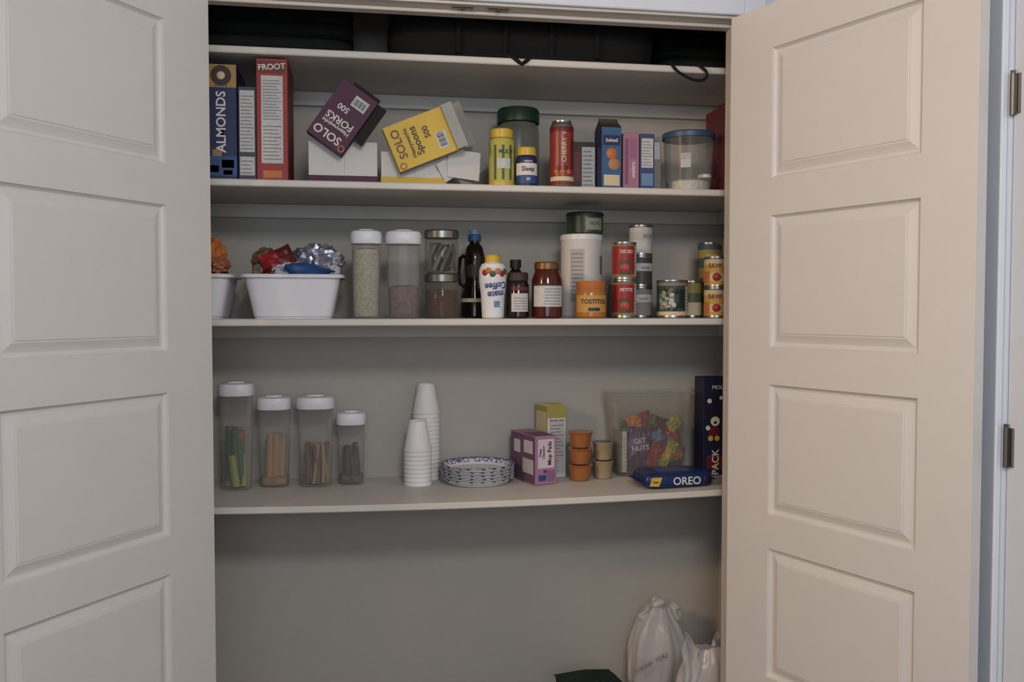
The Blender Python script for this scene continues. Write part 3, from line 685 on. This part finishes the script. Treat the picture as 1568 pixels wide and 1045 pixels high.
t=bmesh.new(); f=t.faces.new([t.verts.new(p) for p in ((-.104,-.0716,.008),(-.072,-.0718,.006),(-.062,-.0712,.034),(-.094,-.0705,.034))]); f.material_index=b.mi(yel); b._merge(t)
b.text('new',.011,(-.083,-.0726,.020),navy); b.lathe([(0,.002),(.010,.0015),(.013,0)],black,20,mx=Matrix.Translation((.088,-.0712,.020))@Matrix.Rotation(R(90),4,'X'))
b.box((-.06,-.03,.0450),(.05,.03,.0468),M('lighter_blue',(60,96,160),.4),.0008)
b.done((1.365,.25,sag4(1.36)+.0035),3)
carton('cereal_box',1.506,1.632,.345,.085,sag4(1.56)+.002,.325,M('midnight_card',(22,28,66),.45),
  labels=[(.1,.9,.06,.2,dred),(.55,.95,.84,.95,red)],texts=[('PACK',.34,.13,.034,90,paperw),('MOUSE',.46,.90,.018,0,paperw)])
b=B('mascot_print')
def disc(cx,cz,r,m,o): b.lathe([(0,.0004),(r,.0003),(r,0)],m,24,mx=Matrix.Translation((cx,-.0004*o,cz))@Matrix.Rotation(R(90),4,'X'))
disc(.040,.13,.022,black,1); disc(.018,.155,.012,black,1); disc(.061,.155,.012,black,1); disc(.040,.122,.016,paperw,2); disc(.040,.118,.005,black,3); disc(.036,.085,.02,dred,1); disc(.024,.065,.009,yel,2); disc(.047,.065,.009,yel,2); disc(.02,.19,.008,paperw,1); disc(.06,.2,.006,paperw,1); disc(.015,.1,.008,paperw,2)
o=b.done((1.506,.3442,sag4(1.56)+.06))
box=[q for q in bpy.data.objects if q.name.startswith('cereal_box') and abs(q.location.x-1.506)<.001][0]
o.parent=box; o.matrix_parent_inverse=Matrix.Translation(box.location).inverted()

# ======================= floor items
def FILM(name):
    m=bpy.data.materials.new(name); m.use_nodes=True
    nt=m.node_tree; b=nt.nodes['Principled BSDF']; out=nt.nodes['Material Output']
    b.inputs['Base Color'].default_value=(*lin((238,236,236)),1); b.inputs['Roughness'].default_value=.25
    tc=nt.nodes.new('ShaderNodeTexCoord'); n2=nt.nodes.new('ShaderNodeTexNoise'); n2.inputs['Scale'].default_value=14; n2.inputs['Detail'].default_value=3
    nt.links.new(tc.outputs['Object'],n2.inputs['Vector'])
    bp=nt.nodes.new('ShaderNodeBump'); bp.inputs['Strength'].default_value=.5; bp.inputs['Distance'].default_value=.006
    nt.links.new(n2.outputs['Fac'],bp.inputs['Height']); nt.links.new(bp.outputs['Normal'],b.inputs['Normal'])
    tl=nt.nodes.new('ShaderNodeBsdfTranslucent'); tl.inputs['Color'].default_value=(*lin((238,236,236)),1)
    tr=nt.nodes.new('ShaderNodeBsdfTransparent')
    m1=nt.nodes.new('ShaderNodeMixShader'); m1.inputs['Fac'].default_value=.3
    m2=nt.nodes.new('ShaderNodeMixShader'); m2.inputs['Fac'].default_value=.24
    nt.links.new(b.outputs['BSDF'],m1.inputs[1]); nt.links.new(tl.outputs['BSDF'],m1.inputs[2])
    nt.links.new(m1.outputs['Shader'],m2.inputs[1]); nt.links.new(tr.outputs['BSDF'],m2.inputs[2])
    nt.links.new(m2.outputs['Shader'],out.inputs['Surface']); return m
pb=FILM('thin_white_film'); cont=M('bag_contents',(196,192,186),.8)
b=B('plastic_grocery_bag'); b.soft_bag([(.08,0),(.10,.04),(.108,.18),(.112,.34),(.108,.42),(.088,.49),(.055,.535),(.028,.56)],pb,3,.74,(.015,0))
b.flap((.015,-.0,.545),(-.25,0,.7),.055,.05,pb,1); b.flap((.03,.005,.54),(.9,0,.25),.06,.065,pb,2); b.flap((-.0,-.01,.54),(-1,0,.05),.05,.06,pb,5)
b.blob((.02,.0,.40),(.055,.045,.06),cont,8,.1,1.5,3); b.blob((-.03,.0,.30),(.06,.05,.07),M('bag_contents_dark',(120,112,104),.8),7,.1,1.5,3); b.blob((0,0,.14),(.075,.055,.11),cont,3,.1,1.5,3)
b.text('THANK YOU',.022,(-.045,-.092,.40),greyc,25)
b.done((1.375,.442,.002))
b=B('plastic_grocery_bag'); b.soft_bag([(.075,0),(.092,.04),(.098,.16),(.102,.30),(.100,.38),(.085,.44),(.055,.475),(.030,.49)],pb,9,.72,(.01,.0))
b.flap((-.075,-.045,.37),(-.05,0,1),.050,.19,pb,3,.015); b.flap((.01,-.0,.475),(.5,0,.8),.05,.07,pb,4); b.flap((.03,.0,.475),(.9,0,.2),.055,.06,pb,8)
b.blob((0,0,.22),(.065,.05,.16),cont,4,.1,1.5,3)
b.done((1.480,.245,.002))
b=B('fabric_tote_bag'); gf=M('green_fabric',(20,40,34),.9,bump=.4,bscale=300)
b.lathe([(0,0),(.088,0),(.092,.01),(.10,.2),(.098,.355),(.1,.375),(.096,.375),(.092,.355),(.094,.2),(.088,.012),(0,.012)],gf,64,n=6,sy=.8)
t=bmesh.new(); P=[(-.098,-.076,.37),(.098,-.076,.365),(.098,.076,.375),(-.098,.076,.38),(-.02,.0,.418),(.05,.02,.398)]
vs=[t.verts.new(p) for p in P]
for q in ((0,1,5,4),(1,2,5),(2,3,4,5),(3,0,4)): t.faces.new([vs[i] for i in q])
b._merge(t)
b.tube([(-.05,-.082,.30),(-.05,-.083,.36),(-.03,-.06,.395),(.02,-.05,.40),(.05,-.083,.36),(.05,-.082,.30)],.005,gf)
b.done((1.110,.30,.002),8)

# ---------------------------------------------------------------- lamps + lights
b=B('ceiling_lamp'); em=bpy.data.materials.new('lamp_glow'); em.use_nodes=True; pbn=em.node_tree.nodes['Principled BSDF']
pbn.inputs['Emission Color'].default_value=(1,.8,.58,1); pbn.inputs['Emission Strength'].default_value=3
b.lathe([(0,-.07),(.09,-.062),(.14,-.035),(.15,-.01)],em,48); b.lathe([(.15,-.012),(.16,-.012),(.16,0),(0,0)],steel,48); b.done((-1.75,-1.7,CEIL-.001))
def area(name,loc,tgt,sx,sy,p,col):
    L=bpy.data.lights.new(name,'AREA'); L.shape='RECTANGLE'; L.size=sx; L.size_y=sy; L.energy=p; L.color=col
    o=bpy.data.objects.new(name,L); COL.objects.link(o); o.location=loc
    o.rotation_euler=(Vector(tgt)-Vector(loc)).to_track_quat('-Z','Y').to_euler(); return o
area('lamp_light',(-1.75,-1.7,2.45),(1.6,-.4,1.3),.3,.3,36,(1,.68,.41))
area('hall_light',(.75,-2.6,2.67),(.7,0,.95),.5,.4,27,(1,.94,.89))
area('window_light',(.4,-4.35,2.0),(.8,0,1.1),2.0,1.1,26,(.76,.88,1))
wd=bpy.data.worlds.new('world'); scene.world=wd; wd.use_nodes=True
wd.node_tree.nodes['Background'].inputs[0].default_value=(.7,.78,.9,1); wd.node_tree.nodes['Background'].inputs[1].default_value=.3

# ---------------------------------------------------------------- camera
cam=bpy.data.cameras.new('camera'); co=bpy.data.objects.new('camera',cam); COL.objects.link(co)
co.location=(.42,-2.44,1.58); co.rotation_euler=(R(88),0,R(-9)); cam.sensor_width=36; cam.lens=31.0; cam.clip_start=.05
scene.camera=co
scene.view_settings.view_transform='Standard'
